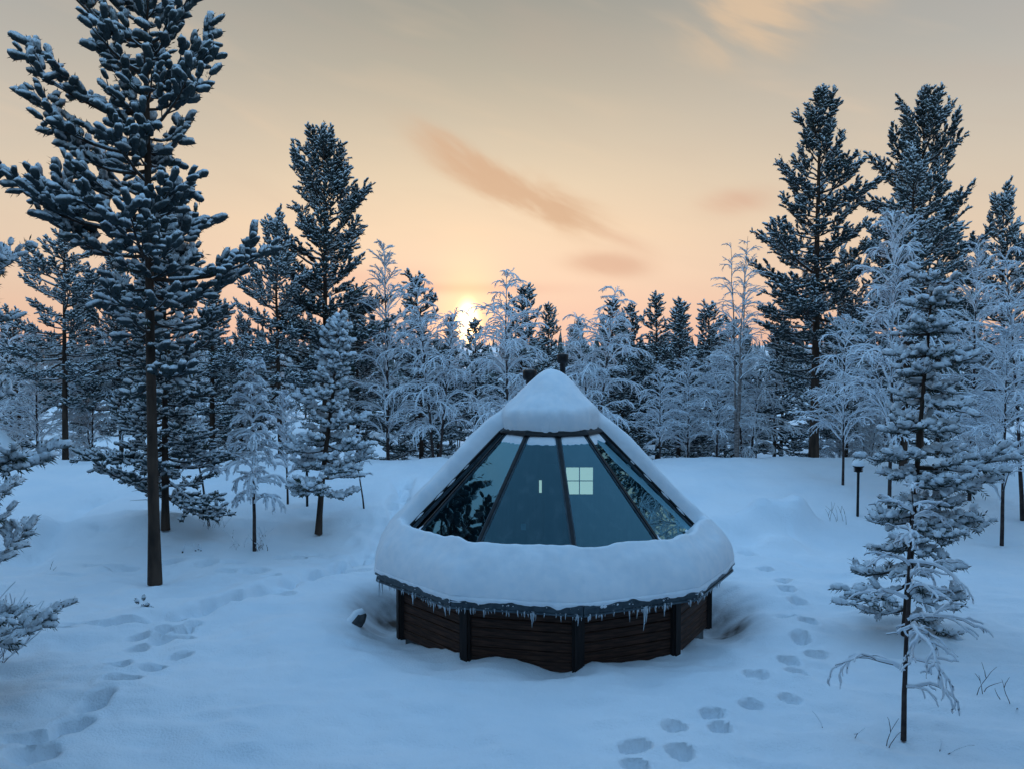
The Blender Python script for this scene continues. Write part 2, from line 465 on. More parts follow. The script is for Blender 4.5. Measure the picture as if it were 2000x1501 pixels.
# ------------------------------------------------------------------ the hut
def pol(a, r, z): return np.array([HX + r * math.sin(a), HY - r * math.cos(a), z])
def va(k): return TH0 + k * STEP
def roof_z(r_vertex): return Z_APEX - (Z_APEX - Z_EAVE) * r_vertex / R_EAVE


def build_hut():
    rng = np.random.default_rng(5)
    hut = tag(empty('glass_roofed_hut', (HX, HY, 0)),
              'ten-sided brown timber hut with snow-laden conical roof and glass panes', 'hut')
    inv = Matrix.Translation((-HX, -HY, 0))
    def part(name, me, parent=hut):
        o = link(name, me, parent)
        if parent is hut: o.matrix_parent_inverse = inv
        return o
    # walls: planks between corner posts
    z0, nz = -.14, 7; ph = (Z_EAVE + .02 - z0) / nz
    wlen = 2 * R_WALL * math.sin(STEP / 2) - .16; ap = R_WALL * math.cos(STEP / 2)
    plank_me = []
    for q in range(3):
        g = Geo(); pr = np.array([(-.03, -.5), (.018, -.5), (.03, -.42), (.03, .42), (.018, .5), (-.03, .5)]) * [1, ph - .008]
        pr = pr + rng.normal(0, .0012, pr.shape)
        V = np.array([[x, p[0], p[1]] for x in (-wlen / 2, wlen / 2) for p in pr]); n = len(pr)
        F = [[i, (i + 1) % n, n + (i + 1) % n, n + i] for i in range(n)]
        g.add(V, F); g.add(V, [[0, 5, 4, 1], [1, 4, 3, 2], [6, 7, 10, 11], [7, 8, 9, 10]])
        plank_me.append(g.mesh('plank', M_PLANK, False))
    for k in range(10):
        am = va(k) + STEP / 2; c = pol(am, ap, 0)
        for i in range(nz):
            o = part('plank', plank_me[rng.integers(3)])
            o.location = (c[0] + rng.normal(0, .003), c[1] + rng.normal(0, .003), z0 + ph * (i + .5)); o.rotation_euler = (rng.normal(0, .006), 0, am + math.pi)
    g = Geo(); g.box((0, 0, 0), (.20, .11, Z_EAVE - z0 + .04)); g.box((0, -.03, 0), (.13, .12, Z_EAVE - z0 + .03)); post_me = g.mesh('corner_post', M_POST, False)
    for k in range(10):
        o = part('corner_post', post_me); o.location = pol(va(k), R_WALL + .005, (Z_EAVE + z0) / 2 - .01); o.rotation_euler = (0, 0, va(k))
    def ring(prof, mat, name, n=10, close=True):
        prof = np.array(prof); V = np.array([pol(va(k), r, z) for r, z in prof for k in range(n)])
        F = [[i * n + k, i * n + (k + 1) % n, ((i + 1) % len(prof)) * n + (k + 1) % n, ((i + 1) % len(prof)) * n + k]
             for i in range(len(prof) if close else len(prof) - 1) for k in range(n)]
        g = Geo(); g.add(V, F); return part(name, g.mesh(name, mat, False))
    ring([(R_WALL - .10, -.9), (R_WALL - .06, -.9), (R_WALL - .06, z0 + .03), (R_WALL - .10, z0 + .03)], M_CONC, 'foundation')
    ring([(R_WALL - .16, -.1), (R_WALL - .12, -.1), (R_WALL - .12, 1.35), (R_WALL - .16, 1.35)], M_INNER, 'inner_wall')
    ring([(R_WALL - .2, -.06), (.01, -.06), (.01, -.10), (R_WALL - .2, -.10)], M_INNER, 'floor')
    ring([(R_WALL - .02, Z_EAVE + .005), (R_EAVE - .06, Z_EAVE - .04), (R_EAVE - .06, Z_EAVE - .02), (R_WALL - .02, Z_EAVE + .03)], M_POST, 'soffit')
    # eave boards, one to each side
    for k in range(10):
        a, b = pol(va(k), R_EAVE, 0), pol(va(k + 1), R_EAVE, 0); g = Geo(); L = np.linalg.norm(b - a)
        g.box((0, 0, 0), (L - .004, .05, .21)); g.box((0, -.04, .06), (L + .02, .05, .055)); g.box((0, -.03, -.085), (L - .01, .03, .03))
        o = part('eave_board', g.mesh('eave_board', M_FASCIA, False)); c = (a + b) / 2
        o.location = (c[0], c[1], Z_EAVE + .045); o.rotation_euler = (0, 0, va(k) + STEP / 2)
    # roof: panes on five sides, boarding on the others
    AL, AR = va(-2) - math.radians(11), va(2) + math.radians(3.0)
    rb, rt = 3.02, .97
    def quad(a0, a1, r0, r1, dz=0.0):
        return np.array([pol(a0, r0, roof_z(r0) + dz), pol(a1, r0, roof_z(r0) + dz), pol(a1, r1, roof_z(r1) + dz), pol(a0, r1, roof_z(r1) + dz)])
    for k in range(-3, 2):
        P = quad(va(k), va(k + 1), rb, rt); Q = quad(va(k), va(k + 1), rb, rt, -.02)
        g = Geo(); g.add(np.concatenate([P, Q]), [[0, 1, 2, 3], [0, 3, 7, 4], [1, 5, 6, 2], [0, 4, 5, 1], [3, 2, 6, 7]])
        part('glass_pane', g.mesh('glass_pane', M_GLASS, False))
    for k in list(range(2, 7)):
        P = quad(va(k), va(k + 1), R_EAVE, .3, -.01); Q = quad(va(k), va(k + 1), R_EAVE, .3, -.07)
        g = Geo(); g.add(np.concatenate([P, Q]), [[0, 1, 2, 3], [7, 6, 5, 4], [0, 3, 7, 4], [1, 5, 6, 2], [0, 4, 5, 1], [3, 2, 6, 7]])
        part('roof_panel', g.mesh('roof_panel', M_DECK, False))
    for k in range(-3, 2):   # boarded strip under the snow above and below the panes
        for r0, r1 in ((R_EAVE, 2.98), (.99, .3)):
            g = Geo(); P = quad(va(k), va(k + 1), r0, r1, -.005); Q = quad(va(k), va(k + 1), r0, r1, -.06)
            g.add(np.concatenate([P, Q]), [[0, 1, 2, 3], [7, 6, 5, 4], [0, 3, 7, 4], [1, 5, 6, 2], [0, 4, 5, 1], [3, 2, 6, 7]])
            part('roof_panel', g.mesh('roof_panel', M_DECK, False))
    def bar(name, a, r0, r1, w, h, mat=M_BLACK, off=0.0):
        p0, p1 = pol(a, r0, roof_z(r0)), pol(a, r1, roof_z(r1)); d = Vector(p1 - p0); L = d.length; d.normalize()
        sx = Vector((math.cos(a), math.sin(a), 0)); up = sx.cross(d)
        if up.z < 0: up = -up
        M = Matrix.Translation(Vector((p0 + p1) / 2) + up * (h / 2 - .02 + off)) @ Matrix((sx, d, up)).transposed().to_4x4()
        g = Geo(); g.box((0, 0, 0), (w, L, h), M); return part(name, g.mesh(name, mat, False)), M, L
    for k in (-2, -1, 0, 1):
        o, M, L = bar('glazing_bar', va(k), 3.0, .96, .055, .05)
        bar('glazing_strip', va(k), 3.0, .97, .11, .03, M_FASCIA)
        g = Geo()     # ice and snow caught along the bar
        for q in range(5 if k > -2 else 2):
            y0 = -L / 2 + .06 + abs(rng.normal(0, .16)); ln = rng.uniform(.05, .30)
            pts = np.array([(rng.normal(.035, .01), y0 + ln * s, .03) for s in (0, .35, .7, 1)])
            g.tubes(pts @ np.array(M.to_3x3()).T + np.array(M.translation), np.array([.012, .028, .020, .004]), 6)
        part('bar_snow', g.mesh('bar_snow', M_SNOW))['kind'] = 'stuff'
    for a, s in ((AL, -1), (AR, 1)):
        bar('edge_rail', a + s * .012, 2.95, .98, .13, .10)
        bar('edge_trim', a - s * .035, 2.9, 1.0, .04, .05, M_FASCIA)
        g = Geo()
        for r in np.arange(1.3, 2.85, .3) + rng.uniform(-.1, .1, 6):
            pts = np.array([pol(a - s * .02, r + q * .16, roof_z(r + q * .16) + .085) for q in (0, .33, .66, 1)])
            g.tubes(pts, np.array([.005, .02, .017, .004]), 5)
        part('rail_snow', g.mesh('rail_snow', M_SNOW))['kind'] = 'stuff'
    # collar under the snow cap
    prof = np.array([(.86, .12), (1.03, .01), (1.045, .03), (1.02, .065), (.92, .13)])
    ks = [AL - .05] + [va(k) for k in range(-2, 3)] + [AR + .05]
    V = np.array([pol(a, r, roof_z(.97) + z) for r, z in prof for a in ks]); n = len(ks); m_ = len(prof)
    g = Geo(); g.add(V, [[i * n + k, i * n + k + 1, ((i + 1) % m_) * n + k + 1, ((i + 1) % m_) * n + k] for i in range(m_) for k in range(n - 1)])
    part('collar', g.mesh('collar', M_BLACK, False))
    for k in range(-2, 2):      # little snow left on the head of each pane
        g = Geo(); na, nr = 14, 5; V = []
        for i in range(na + 1):
            f = i / na; a = va(k) + STEP * (.07 + .86 * f); low = 1.11 + rng.normal(0, .006) + (.03 if k == 1 else .0) * math.sin(f * 9)
            for j in range(nr + 1):
                s = j / nr; r = .99 + (low - .99) * s; rr = r * math.cos(STEP / 2) / math.cos(STEP * (.07 + .86 * f) - STEP / 2)
                e = min(f, 1 - f) * 8
                V.append(pol(a, rr, roof_z(r) + .045 * math.sqrt(max(0, 1 - s ** 2)) * min(1, e) ** .5 - .004))
        i, j = np.meshgrid(np.arange(na), np.arange(nr), indexing='ij'); q = i * (nr + 1) + j
        g.add(V, np.stack([q, q + nr + 1, q + nr + 2, q + 1], -1).reshape(-1, 4)); part('pane_snow', g.mesh('pane_snow', M_SNOW))
    # snow blanket
    na, ns = 420, 150
    A = np.linspace(-math.pi, math.pi, na, endpoint=False) + TH0
    Sv = np.concatenate([np.linspace(.0, .80, 90), np.linspace(.805, 1.0, 48), np.ones(6)])
    AA, SS = np.meshgrid(A, Sv, indexing='ij')
    q = np.mod(AA - TH0, STEP) - STEP / 2
    rf = math.cos(STEP / 2) / np.cos(q); soft = .5 * rf + .5 * .972
    rf = rf * .45 + soft * .55; k_ = np.clip(SS * 1.15, 0, 1); rf = rf * k_ + .972 * (1 - k_)
    cx, sx_ = np.sin(AA) * 3, np.cos(AA) * 3
    nz_ = fbm(SS * np.sin(AA) * 9 + 50, SS * np.cos(AA) * 9 + 50, 91, 3)
    nse = fbm(SS * np.sin(AA) * 4.5 + 40, SS * np.cos(AA) * 4.5 + 40, 93, 3)
    T = .38 + .11 * nse + .08 * nz_
    slant = R_EAVE * 1.414
    st, sb = .93 / R_EAVE, 2.80 / R_EAVE
    wob = fbm(cx * 1.7 + 11, sx_ * 1.7, 95, 3)
    fine = fbm(SS * np.sin(AA) * 14 + 30, SS * np.cos(AA) * 14 + 30, 96, 3)
    dA = np.minimum(AA - AL, AR - AA) * SS * R_EAVE + .05 * fine
    dS = np.minimum((SS - st) * slant + .10 * fine + .05 * wob, (sb - SS) * slant + .16 * wob)
    inside = np.minimum(dA, dS)                     # > 0 within the opening
    # rounded corners at the foot of the opening
    out = -inside
    edge = np.where(out > 0, np.sqrt(np.clip(1 - (1 - np.clip(out / .15, 0, 1)) ** 2, 0, 1)), -1.0)
    lip = np.sqrt(np.clip(1 - (np.clip((SS - .86) / .14, 0, 1)) ** 2.2, 0, 1))
    th = T * lip * np.where(edge > 0, edge, 0)
    re = SS
    RR = R_EAVE * rf * SS * (1 + .012 * SS); ZZ = Z_APEX - (Z_APEX - Z_EAVE) * re
    RR = RR + th * .50 * np.clip(SS * 3, 0, 1); ZZ = ZZ + th * (.86 + .35 * np.exp(-SS * 9)) + .012
    ZZ = np.where(SS > .6, .035 * np.logaddexp(ZZ / .035, (Z_EAVE + .165) / .035), ZZ)
    ZZ = -.11 * np.log(np.exp(-ZZ / .11) + math.exp(-4.80 / .11))
    # the hanging lip at the eave
    tail = np.arange(6) / 5.0
    RR[:, -6:] = R_EAVE * rf[:, -6:] * 1.018 + .035 * np.sin(tail * 3) + .02 * fine[:, -6:]
    ZZ[:, -6:] = Z_EAVE + .185 - .10 * tail - .03 * tail * (nse[:, -6:] * 3 + fine[:, -6:] * 4)
    V = np.stack([HX + RR * np.sin(AA), HY - RR * np.cos(AA), ZZ], -1)
    nn = len(Sv); i, j = np.meshgrid(np.arange(na), np.arange(nn - 1), indexing='ij'); i2 = (i + 1) % na
    F = np.stack([i * nn + j, i2 * nn + j, i2 * nn + j + 1, i * nn + j + 1], -1).reshape(-1, 4)
    keep = (edge.ravel()[F] >= 0).any(1); F = F[keep]
    o = part('snow_blanket', mesh_np('snow_blanket', V.reshape(-1, 3), F, M_SNOW)); o['kind'] = 'stuff'
    # crumbs of snow stuck to the eave boards
    g = Geo()
    for _ in range(190):
        a = rng.uniform(va(-2) - .5, va(2) + .5); qq = (a - TH0) % STEP - STEP / 2
        r = (R_EAVE + .055) * math.cos(STEP / 2) / math.cos(qq); z = Z_EAVE + .12 - abs(rng.normal(0, .035)); s = rng.uniform(.005, .017) * (1 + 1.2 * (rng.random() < .08))
        prof = [(0, -s), (s * .8, -s * .5), (s, 0), (s * .7, s * .6), (0, s)]; g.lathe(prof, 6, pol(a, r, z))
    o = part('snow_crumbs', g.mesh('snow_crumbs', M_SNOW)); o['kind'] = 'stuff'
    # icicles
    ims = []
    for q in range(5):
        g = Geo(); n = 7; s = np.linspace(0, 1, n); P = np.stack([.05 * np.sin(s * 3 + q) * s, .04 * np.sin(s * 2 + 2 * q) * s, -s], -1)
        Rr = .085 * (1 - s) ** .8 * (1 + .18 * np.sin(s * 17 + q)) + .006; g.tubes(P, Rr, 6); ims.append(g.mesh('icicle', M_ICE))
    spots = [(u, .07 + .06 * rng.random()) for u in np.concatenate([rng.uniform(735, 1425, 95), rng.normal(850, 40, 22), rng.normal(1260, 25, 10), rng.normal(1390, 18, 16)])]
    spots += [(738, .30), (742, .24), (1040, .32), (1043, .22), (1037, .16), (1232, .2), (1246, .19), (1262, .36), (1266, .33), (1300, .22), (845, .2), (868, .24), (876, .22), (805, .2), (835, .17), (1130, .17)]
    fa = np.linspace(va(-2), va(2), 2000); fq = np.mod(fa - TH0, STEP) - STEP / 2
    fr = (R_EAVE + .012) * math.cos(STEP / 2) / np.cos(fq); fx = HX + fr * np.sin(fa); fy = HY - fr * np.cos(fa); fu = 1000 + F_PX * fx / fy
    for u, L in spots:
        i = int(np.argmin(np.abs(fu - u))); o = part('icicle', ims[rng.integers(5)])
        o.location = (fx[i] + rng.normal(0, .008), fy[i] - .02 + rng.normal(0, .012), Z_EAVE - .035 + rng.uniform(0, .03)); L *= rng.uniform(.75, 1.15)
        o.scale = (.13 + L * .35, .13 + L * .35, L); o.rotation_euler = (0, 0, rng.uniform(0, 6))
    # two roof pipes behind the tip
    def pipe(u, v_top, dep, r_pipe, r_cap, hcap, zb):
        x = (u - 1000) / F_PX * dep; zt = CAM_H - (v_top - 683) / F_PX * dep
        g = Geo(); g.lathe([(r_pipe, zb), (r_pipe, zt - hcap * .8), (r_pipe + .012, zt - hcap * .8), (r_pipe + .012, zt - hcap)], 18, (x, dep, 0))
        p = part('flue_pipe', g.mesh('flue_pipe', M_BLACK))
        g = Geo(); g.lathe([(0, zt - hcap), (r_cap * .8, zt - hcap), (r_cap, zt - hcap * .8), (r_cap, zt - hcap * .18), (r_cap * .88, zt - .02), (0, zt)], 18, (x, dep, 0))
        o = link('rain_cap', g.mesh('rain_cap', M_BLACK), p)
    pipe(1099, 690, 17.15, .058, .115, .21, 3.7)
    pipe(1035, 721, 17.75, .085, .15, .23, 3.0)
    # room inside, seen through the glass
    yw = HY + .75
    pts = []
    for x in np.linspace(-2.6, 2.6, 40):
        r = math.hypot(x, .75); pts.append((HX + x, roof_z(min(r / .965, 3.4)) - .08))
    V = [(x, yw, -.06) for x, z in pts] + [(x, yw, z) for x, z in pts]; V += [(x, y + .08, z) for x, y, z in V]; n = len(pts)
    F = [[i, i + 1, n + i + 1, n + i] for i in range(n - 1)] + [[2 * n + i, 3 * n + i, 3 * n + i + 1, 2 * n + i + 1] for i in range(n - 1)]
    g = Geo(); g.add(V, F); wall = part('partition_wall', g.mesh('partition_wall', M_INNER, False))
    def on_wall(u, v, dy): d = ray(u, v); t = (yw - dy) / d[1]; return np.array([d[0] * t, yw - dy, CAM_H + d[2] * t])
    a, b = on_wall(1106, 912, .02), on_wall(1157, 963, .02)
    win = part('inner_window', (lambda g: (g.box((a + b) / 2, (abs(b[0] - a[0]) + .05, .05, abs(b[2] - a[2]) + .05)), g)[1])(Geo()).mesh('inner_window', M_POST, False))
    cx, cz, hw, hh = (a[0] + b[0]) / 2, (a[2] + b[2]) / 2, abs(b[0] - a[0]) / 4, abs(b[2] - a[2]) / 4
    for sx in (-1, 1):
        for sz in (-1, 1):
            g = Geo(); g.box((cx + sx * (hw + .008), a[1] - .03, cz + sz * (hh + .008)), (2 * hw - .005, .012, 2 * hh - .005)); link('window_pane', g.mesh('window_pane', M_LIT, False), win)
    M_DIM = plain('pale_fitting', (.35, .45, .48)); M_DOOR = plain('door_leaf', (.03, .055, .075), (.045, .075, .095), 2.0, .5)
    for nm, u0, v0, u1, v1, mt in (('wall_lamp', 1053, 937, 1058, 961, M_LIT), ('wall_switch', 1017, 1022, 1027, 1034, M_DIM), ('inner_door', 1064, 905, 1098, 1085, M_DOOR)):
        p, q = on_wall(u0, v0, .03), on_wall(u1, v1, .03); g = Geo(); g.box((p + q) / 2, (abs(q[0] - p[0]), .03, abs(q[2] - p[2]))); part(nm, g.mesh(nm, mt, False))


build_hut()

# ------------------------------------------------------------------ trees
def unit(v): return v / (np.linalg.norm(v, axis=-1, keepdims=True) + 1e-9)


def dirv(az, pitch): return np.array([math.cos(az) * math.cos(pitch), math.sin(az) * math.cos(pitch), math.sin(pitch)])


def blob_template(rings, seg, rng, j=.10):
    V, F = [(-1, 0, 0)], []
    for i in range(1, rings + 1):
        th = math.pi * i / (rings + 1)
        for k in range(seg):
            a = 2 * math.pi * (k + .5 * (i % 2)) / seg; s = 1 + rng.normal(0, j)
            c, r = math.cos(th), math.sin(th) ** .72                       # blunt ends
            V.append((-math.copysign(abs(c) ** .9, c) * s, r * math.cos(a) * s, r * math.sin(a) * s))
    V.append((1, 0, 0)); n = len(V) - 1
    for k in range(seg):
        k2 = (k + 1) % seg; F.append((0, 1 + k2, 1 + k)); F.append((n, n - seg + k, n - seg + k2))
        for i in range(rings - 1):
            a, b = 1 + i * seg, 1 + (i + 1) * seg
            F.append((a + k, a + k2, b + k2)); F.append((a + k, b + k2, b + k))
    return np.array(V, float), np.array(F)


def needle_template(n, rng, spread=.36, wid=.095):
    """a shoot: blades leaning forward all round its axis, axis along +x, length 1"""
    V, F = [], []
    for i in range(n):
        a = 2 * math.pi * (i * .382 + rng.uniform(0, .2)); p = -.05 + 1.0 * i / n; r = np.array([0, math.cos(a), math.sin(a)])
        s = np.cross(r, [1, 0, 0]); b = np.array([p, 0, 0]); tip = b + np.array([rng.uniform(.22, .36), 0, 0]) + r * spread * rng.uniform(.75, 1.15)
        k = len(V); mid = (b + tip) / 2
        V += [b, mid + s * wid, tip, mid - s * wid]; F += [(k, k + 1, k + 2), (k, k + 2, k + 3)]
    return np.array(V), np.array(F)


def stamp(geo, tmpl, O, D, U, scale, offset=None):
    """copies of a template at origins O, axis D, up hint U, per-copy scale (n,3)"""
    if len(O) == 0: return
    V, F = tmpl; A = unit(np.cross(U, D)); B = np.cross(D, A)
    W = V[None] * scale[:, None]
    if offset is not None: W = W + offset[:, None]
    P = O[:, None] + W[..., 0:1] * D[:, None] + W[..., 1:2] * A[:, None] + W[..., 2:3] * B[:, None]
    n, k = len(O), len(V); geo.add(P.reshape(-1, 3), (F[None] + (np.arange(n) * k)[:, None, None]).reshape(-1, 3))


def curve(p0, d0, d1, L, k, rng=None, wob=0.0):
    """polyline from p0 whose heading turns from d0 to d1"""
    s = (np.arange(k - 1) + .5) / (k - 1); D = unit(d0[None] * (1 - s)[:, None] + d1[None] * s[:, None])
    if wob: D = unit(D + rng.normal(0, wob, D.shape))
    return np.concatenate([p0[None], p0 + np.cumsum(D * L / (k - 1), 0)])


def trunk_line(H, lean, rng, k=12, wob=.03):
    s = np.linspace(0, 1, k); w = np.cumsum(rng.normal(0, wob, (k, 2)), 0) * s[:, None] * .5
    return np.stack([lean[0] * s ** 1.2 + w[:, 0], lean[1] * s ** 1.2 + w[:, 1], H * s], -1)


def along(P, t):
    x = np.clip(t, 0, 1) * (len(P) - 1); i = min(int(x), len(P) - 2); f = x - i; return P[i] * (1 - f) + P[i + 1] * f


def pine_meshes(seed, H, base, rad, nb, tuft=.2, snow=1.0, r0=.14, lean=(0, 0), prof=None, pl=-5, ph=50, whorl=0.0, extra=(), bias=None,
                dens=1.0, bare=0, curl=30, shoots=10, cover=.9, sec_len=.42, twig=.012, q0=.28, irr=.0, nsp=.40, fat=1.0, smat=None, blob=(2, 5), wid=.095):
    """trunk with limbs, needle crown and snow of one pine, as three meshes"""
    rng = np.random.default_rng(seed); tr = trunk_line(H, lean, rng)
    wood, need, sn = Geo(), Geo(), Geo()
    s = np.linspace(0, 1, len(tr)); TR = r0 * (1 - s) ** .8 + .014 + .25 * r0 * np.exp(-s * 40); wood.tubes(tr, TR, 9)
    prof = prof or (lambda t: (1 - t) ** .75 * min(1, (t + .22) / .42) + .06)
    br = []
    for i in range(nb):
        t = (i + rng.random()) / nb; z = base + (H - base) * t ** .92
        if whorl: z = base + round((z - base) / whorl) * whorl + rng.normal(0, .05)
        az = i * 2.39996 + rng.normal(0, .35); L = rad * prof(t) * rng.uniform(.62 - irr * .35, 1.15 + irr * .25) * (1 + irr * .45 * math.sin(t * 15 + seed + 1.5 * math.cos(az)))
        if bias: L *= bias(az, t)
        br.append((min(z, H - .05), az, L, math.radians(pl + (ph - pl) * t ** 1.3 + rng.normal(0, 7))))
    br += [(z, az, L, math.radians(p)) for z, az, L, p in extra]
    O, D, SZ = [], [], []
    B7, R7, S4, RS4 = [], [], [], []
    for z, az, L, p in br:
        p0 = along(tr, z / H); c = math.radians(curl) * rng.uniform(.5, 1.2)
        P = curve(p0, dirv(az, p - c * .5), dirv(az + rng.normal(0, .25), p + c), L, 7, rng, .06)
        rb = .012 + .018 * L; B7.append(P); R7.append(np.linspace(rb, .006, 7))
        n = max(2, int((3 + L * 5.0) * dens)); side = 1
        for q in np.linspace(q0 if L > .8 else q0 * .45, 1.0, n):
            side = -side; q = min(1, q + rng.normal(0, .03)); b = along(P, q); h = unit(along(P, min(1, q + .1)) - along(P, q - .12))
            ya = math.atan2(h[1], h[0]) + side * rng.uniform(.45, 1.1) * (1 if q < .97 else .2); pp = math.asin(np.clip(h[2], -1, 1)) + rng.normal(.10, .14)
            l = (sec_len * L * (1.15 - .75 * q) + .16) * rng.uniform(.65, 1.2); l = min(l, 1.1)
            Q = curve(b, dirv(ya, pp - .1), dirv(ya - side * .25, pp + .35), l, 4, rng, .08); S4.append(Q); RS4.append(np.linspace(twig * .9, .005, 4))
            m = max(1, int(l / (tuft * .62)))
            for w in np.linspace(.30, 1, m + 1):
                o = along(Q, w); hd = unit(Q[-1] - Q[0]); a2 = math.atan2(hd[1], hd[0]) + (rng.normal(0, .95) if w < 1 else rng.normal(0, .25))
                O.append(o); D.append(dirv(a2, math.asin(np.clip(hd[2], -1, 1)) * .6 + rng.normal(.25, .38))); SZ.append(tuft * rng.uniform(.7, 1.25))
    for q in range(6):
        O.append(tr[-1] - [0, 0, rng.uniform(0, .5)]); D.append(dirv(rng.uniform(0, 6.3), rng.uniform(.8, 1.5))); SZ.append(tuft * 1.2)
    B7, R7, S4, RS4 = map(np.array, (B7, R7, S4, RS4)); wood.tubes(B7, R7, 5); wood.tubes(S4, RS4, 3)
    if bare:   # dead stubs below the crown
        for _ in range(bare):
            z = rng.uniform(base * .35, base); az = rng.uniform(0, 6.3); wood.tubes(curve(along(tr, z / H), dirv(az, .1), dirv(az, rng.uniform(-.5, .3)), rng.uniform(.2, .9), 4, rng, .15), np.linspace(.012, .003, 4), 3)
    O, D, SZ = np.array(O), unit(np.array(D)), np.array(SZ); U = np.tile([0, 0, 1.], (len(O), 1)) + rng.normal(0, .05, (len(O), 3))
    for q in range(4):
        k = slice(q, None, 4); stamp(need, needle_template(shoots, rng, nsp, wid), O[k], D[k], U[k], SZ[k, None] * np.ones(3))
    has = rng.random(len(O)) < cover
    for q in range(4):
        k = np.flatnonzero(has)[q::4]; n = len(k); e = SZ[k, None] * np.stack([rng.uniform(.50, .66, n), rng.uniform(.22, .31, n) * fat, rng.uniform(.19, .27, n) * fat], -1) * np.array([1, snow ** .5, snow ** .6])
        off = np.stack([SZ[k] * .55, 0 * SZ[k], SZ[k] * .03 + e[:, 2] * .30 * snow], -1); Dk = D[k] * [1, 1, .8]
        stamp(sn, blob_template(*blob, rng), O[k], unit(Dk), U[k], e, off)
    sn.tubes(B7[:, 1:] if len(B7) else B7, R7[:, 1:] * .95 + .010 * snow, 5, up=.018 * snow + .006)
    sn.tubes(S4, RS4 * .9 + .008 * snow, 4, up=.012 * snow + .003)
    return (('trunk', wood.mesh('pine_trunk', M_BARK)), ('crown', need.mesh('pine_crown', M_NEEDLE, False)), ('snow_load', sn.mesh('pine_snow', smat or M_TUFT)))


def birch_meshes(seed, H, spread=.40, stems=1, n1=26, n2=11, n3=5, droop=.9, snow=1.0, r0=.05, lean=(0, 0), t0=.18, up0=50, mat=None, tw=1.0, wave=.08):
    """trunk, twigs and snow of one leafless broadleaf tree"""
    rng = np.random.default_rng(seed); wood, twg, sn = Geo(), Geo(), Geo(); A, B, C = [], [], []
    for st in range(stems):
        a0 = rng.uniform(0, 6.3); h = H * (1 if st == 0 else rng.uniform(.7, .95)); off = np.array([math.cos(a0), math.sin(a0)]) * (0 if stems == 1 else H * .10)
        tr = trunk_line(h, (lean[0] + off[0], lean[1] + off[1]), rng, 12, .05); tr[:, :2] += off * .12
        s = np.linspace(0, 1, 12); wood.tubes(tr, r0 * (1 - s) ** .9 + .006, 7)
        for i in range(int(n1 / stems ** .5)):
            t = t0 + (1 - t0) * ((i + rng.random()) / (n1 / stems ** .5)) ** .9; az = i * 2.4 + rng.normal(0, .4)
            L = spread * H * (1.02 - t) ** .65 * min(1, .55 + t) * rng.uniform(.6, 1.15) + .12; p = math.radians(up0 + 20 * t + rng.normal(0, 8))
            P = curve(along(tr, t), dirv(az, p), dirv(az + rng.normal(0, .3), p - droop * rng.uniform(.9, 1.5)), L, 7, rng, wave); A.append(P)
            side = 1
            for q in np.linspace(.18, 1, max(3, int(n2 * (.45 + .55 * min(1, L / (.3 * H)))))):
                side = -side; b = along(P, q); hd = unit(along(P, min(1, q + .1)) - along(P, q - .1)); ya = math.atan2(hd[1], hd[0]) + side * rng.uniform(.35, 1.0) * (q < .98)
                pp = math.asin(np.clip(hd[2], -1, 1)) + rng.normal(.12, .2); l = L * (.52 - .30 * q) * rng.uniform(.6, 1.25) + .07
                Q = curve(b, dirv(ya, pp), dirv(ya, pp - droop * rng.uniform(.5, 1.1)), l, 5, rng, wave); B.append(Q); sd = 1
                for w in np.linspace(.25, 1, n3):
                    sd = -sd; h2 = unit(Q[-1] - Q[0]); yb = math.atan2(h2[1], h2[0]) + sd * rng.uniform(.3, .9); l3 = l * rng.uniform(.22, .5) * (1.2 - .6 * w) + .04; p2 = math.asin(np.clip(h2[2], -1, 1)) + rng.normal(.05, .2)
                    C.append(curve(along(Q, w), dirv(yb, p2), dirv(yb, p2 - droop * rng.uniform(.3, 1.0)), l3, 4, rng, wave))
    A, B, C = np.array(A), np.array(B), np.array(C)
    ln = np.linalg.norm(A[:, -1] - A[:, 0], axis=1)[:, None]
    RA = np.linspace(1, .3, 7)[None] * (.006 + .010 * ln) * tw; RB = np.tile(np.linspace(.0065, .003, 5), (len(B), 1)) * tw; RC = np.tile(np.linspace(.0042, .002, 4), (len(C), 1)) * tw
    twg.tubes(A, RA, 5); twg.tubes(B, RB, 3); twg.tubes(C, RC, 3)
    g = rng.uniform(.6, 1.3, len(C))[:, None]
    sn.tubes(A, RA * .9 + .010 * snow, 5, up=.010 * snow + .004); sn.tubes(B, RB * .9 + .0085 * snow * rng.uniform(.7, 1.3, len(B))[:, None], 4, up=.008 * snow + .002); sn.tubes(C, RC * .8 + .0070 * snow * g, 3, up=.006 * snow + .001)
    return (('trunk', wood.mesh('birch_trunk', mat or M_TWIG)), ('twigs', twg.mesh('birch_twigs', M_TWIG)), ('snow_load', sn.mesh('birch_snow', M_RIME)))


def plant(name, meshes, x, y, label, cat, group=None, rz=0.0, scale=1.0, sink=.06, tilt=(0, 0), zs=1.0):
    e = empty(name, (x, y, z_at(x, y) - sink), rz); e.scale = (scale, scale, scale * zs); e.rotation_euler = (tilt[0], tilt[1], rz)
    for nm, me in meshes: link(nm, me, e)
    return tag(e, label, cat, group)


def ux(u, d): return (u - 1000) / F_PX * d
def hgt(v, d, x=None): return CAM_H + (683 - v) / F_PX * d - z_at(0 if x is None else x, d)


PINE, BIRCH = 'pine tree', 'birch tree'
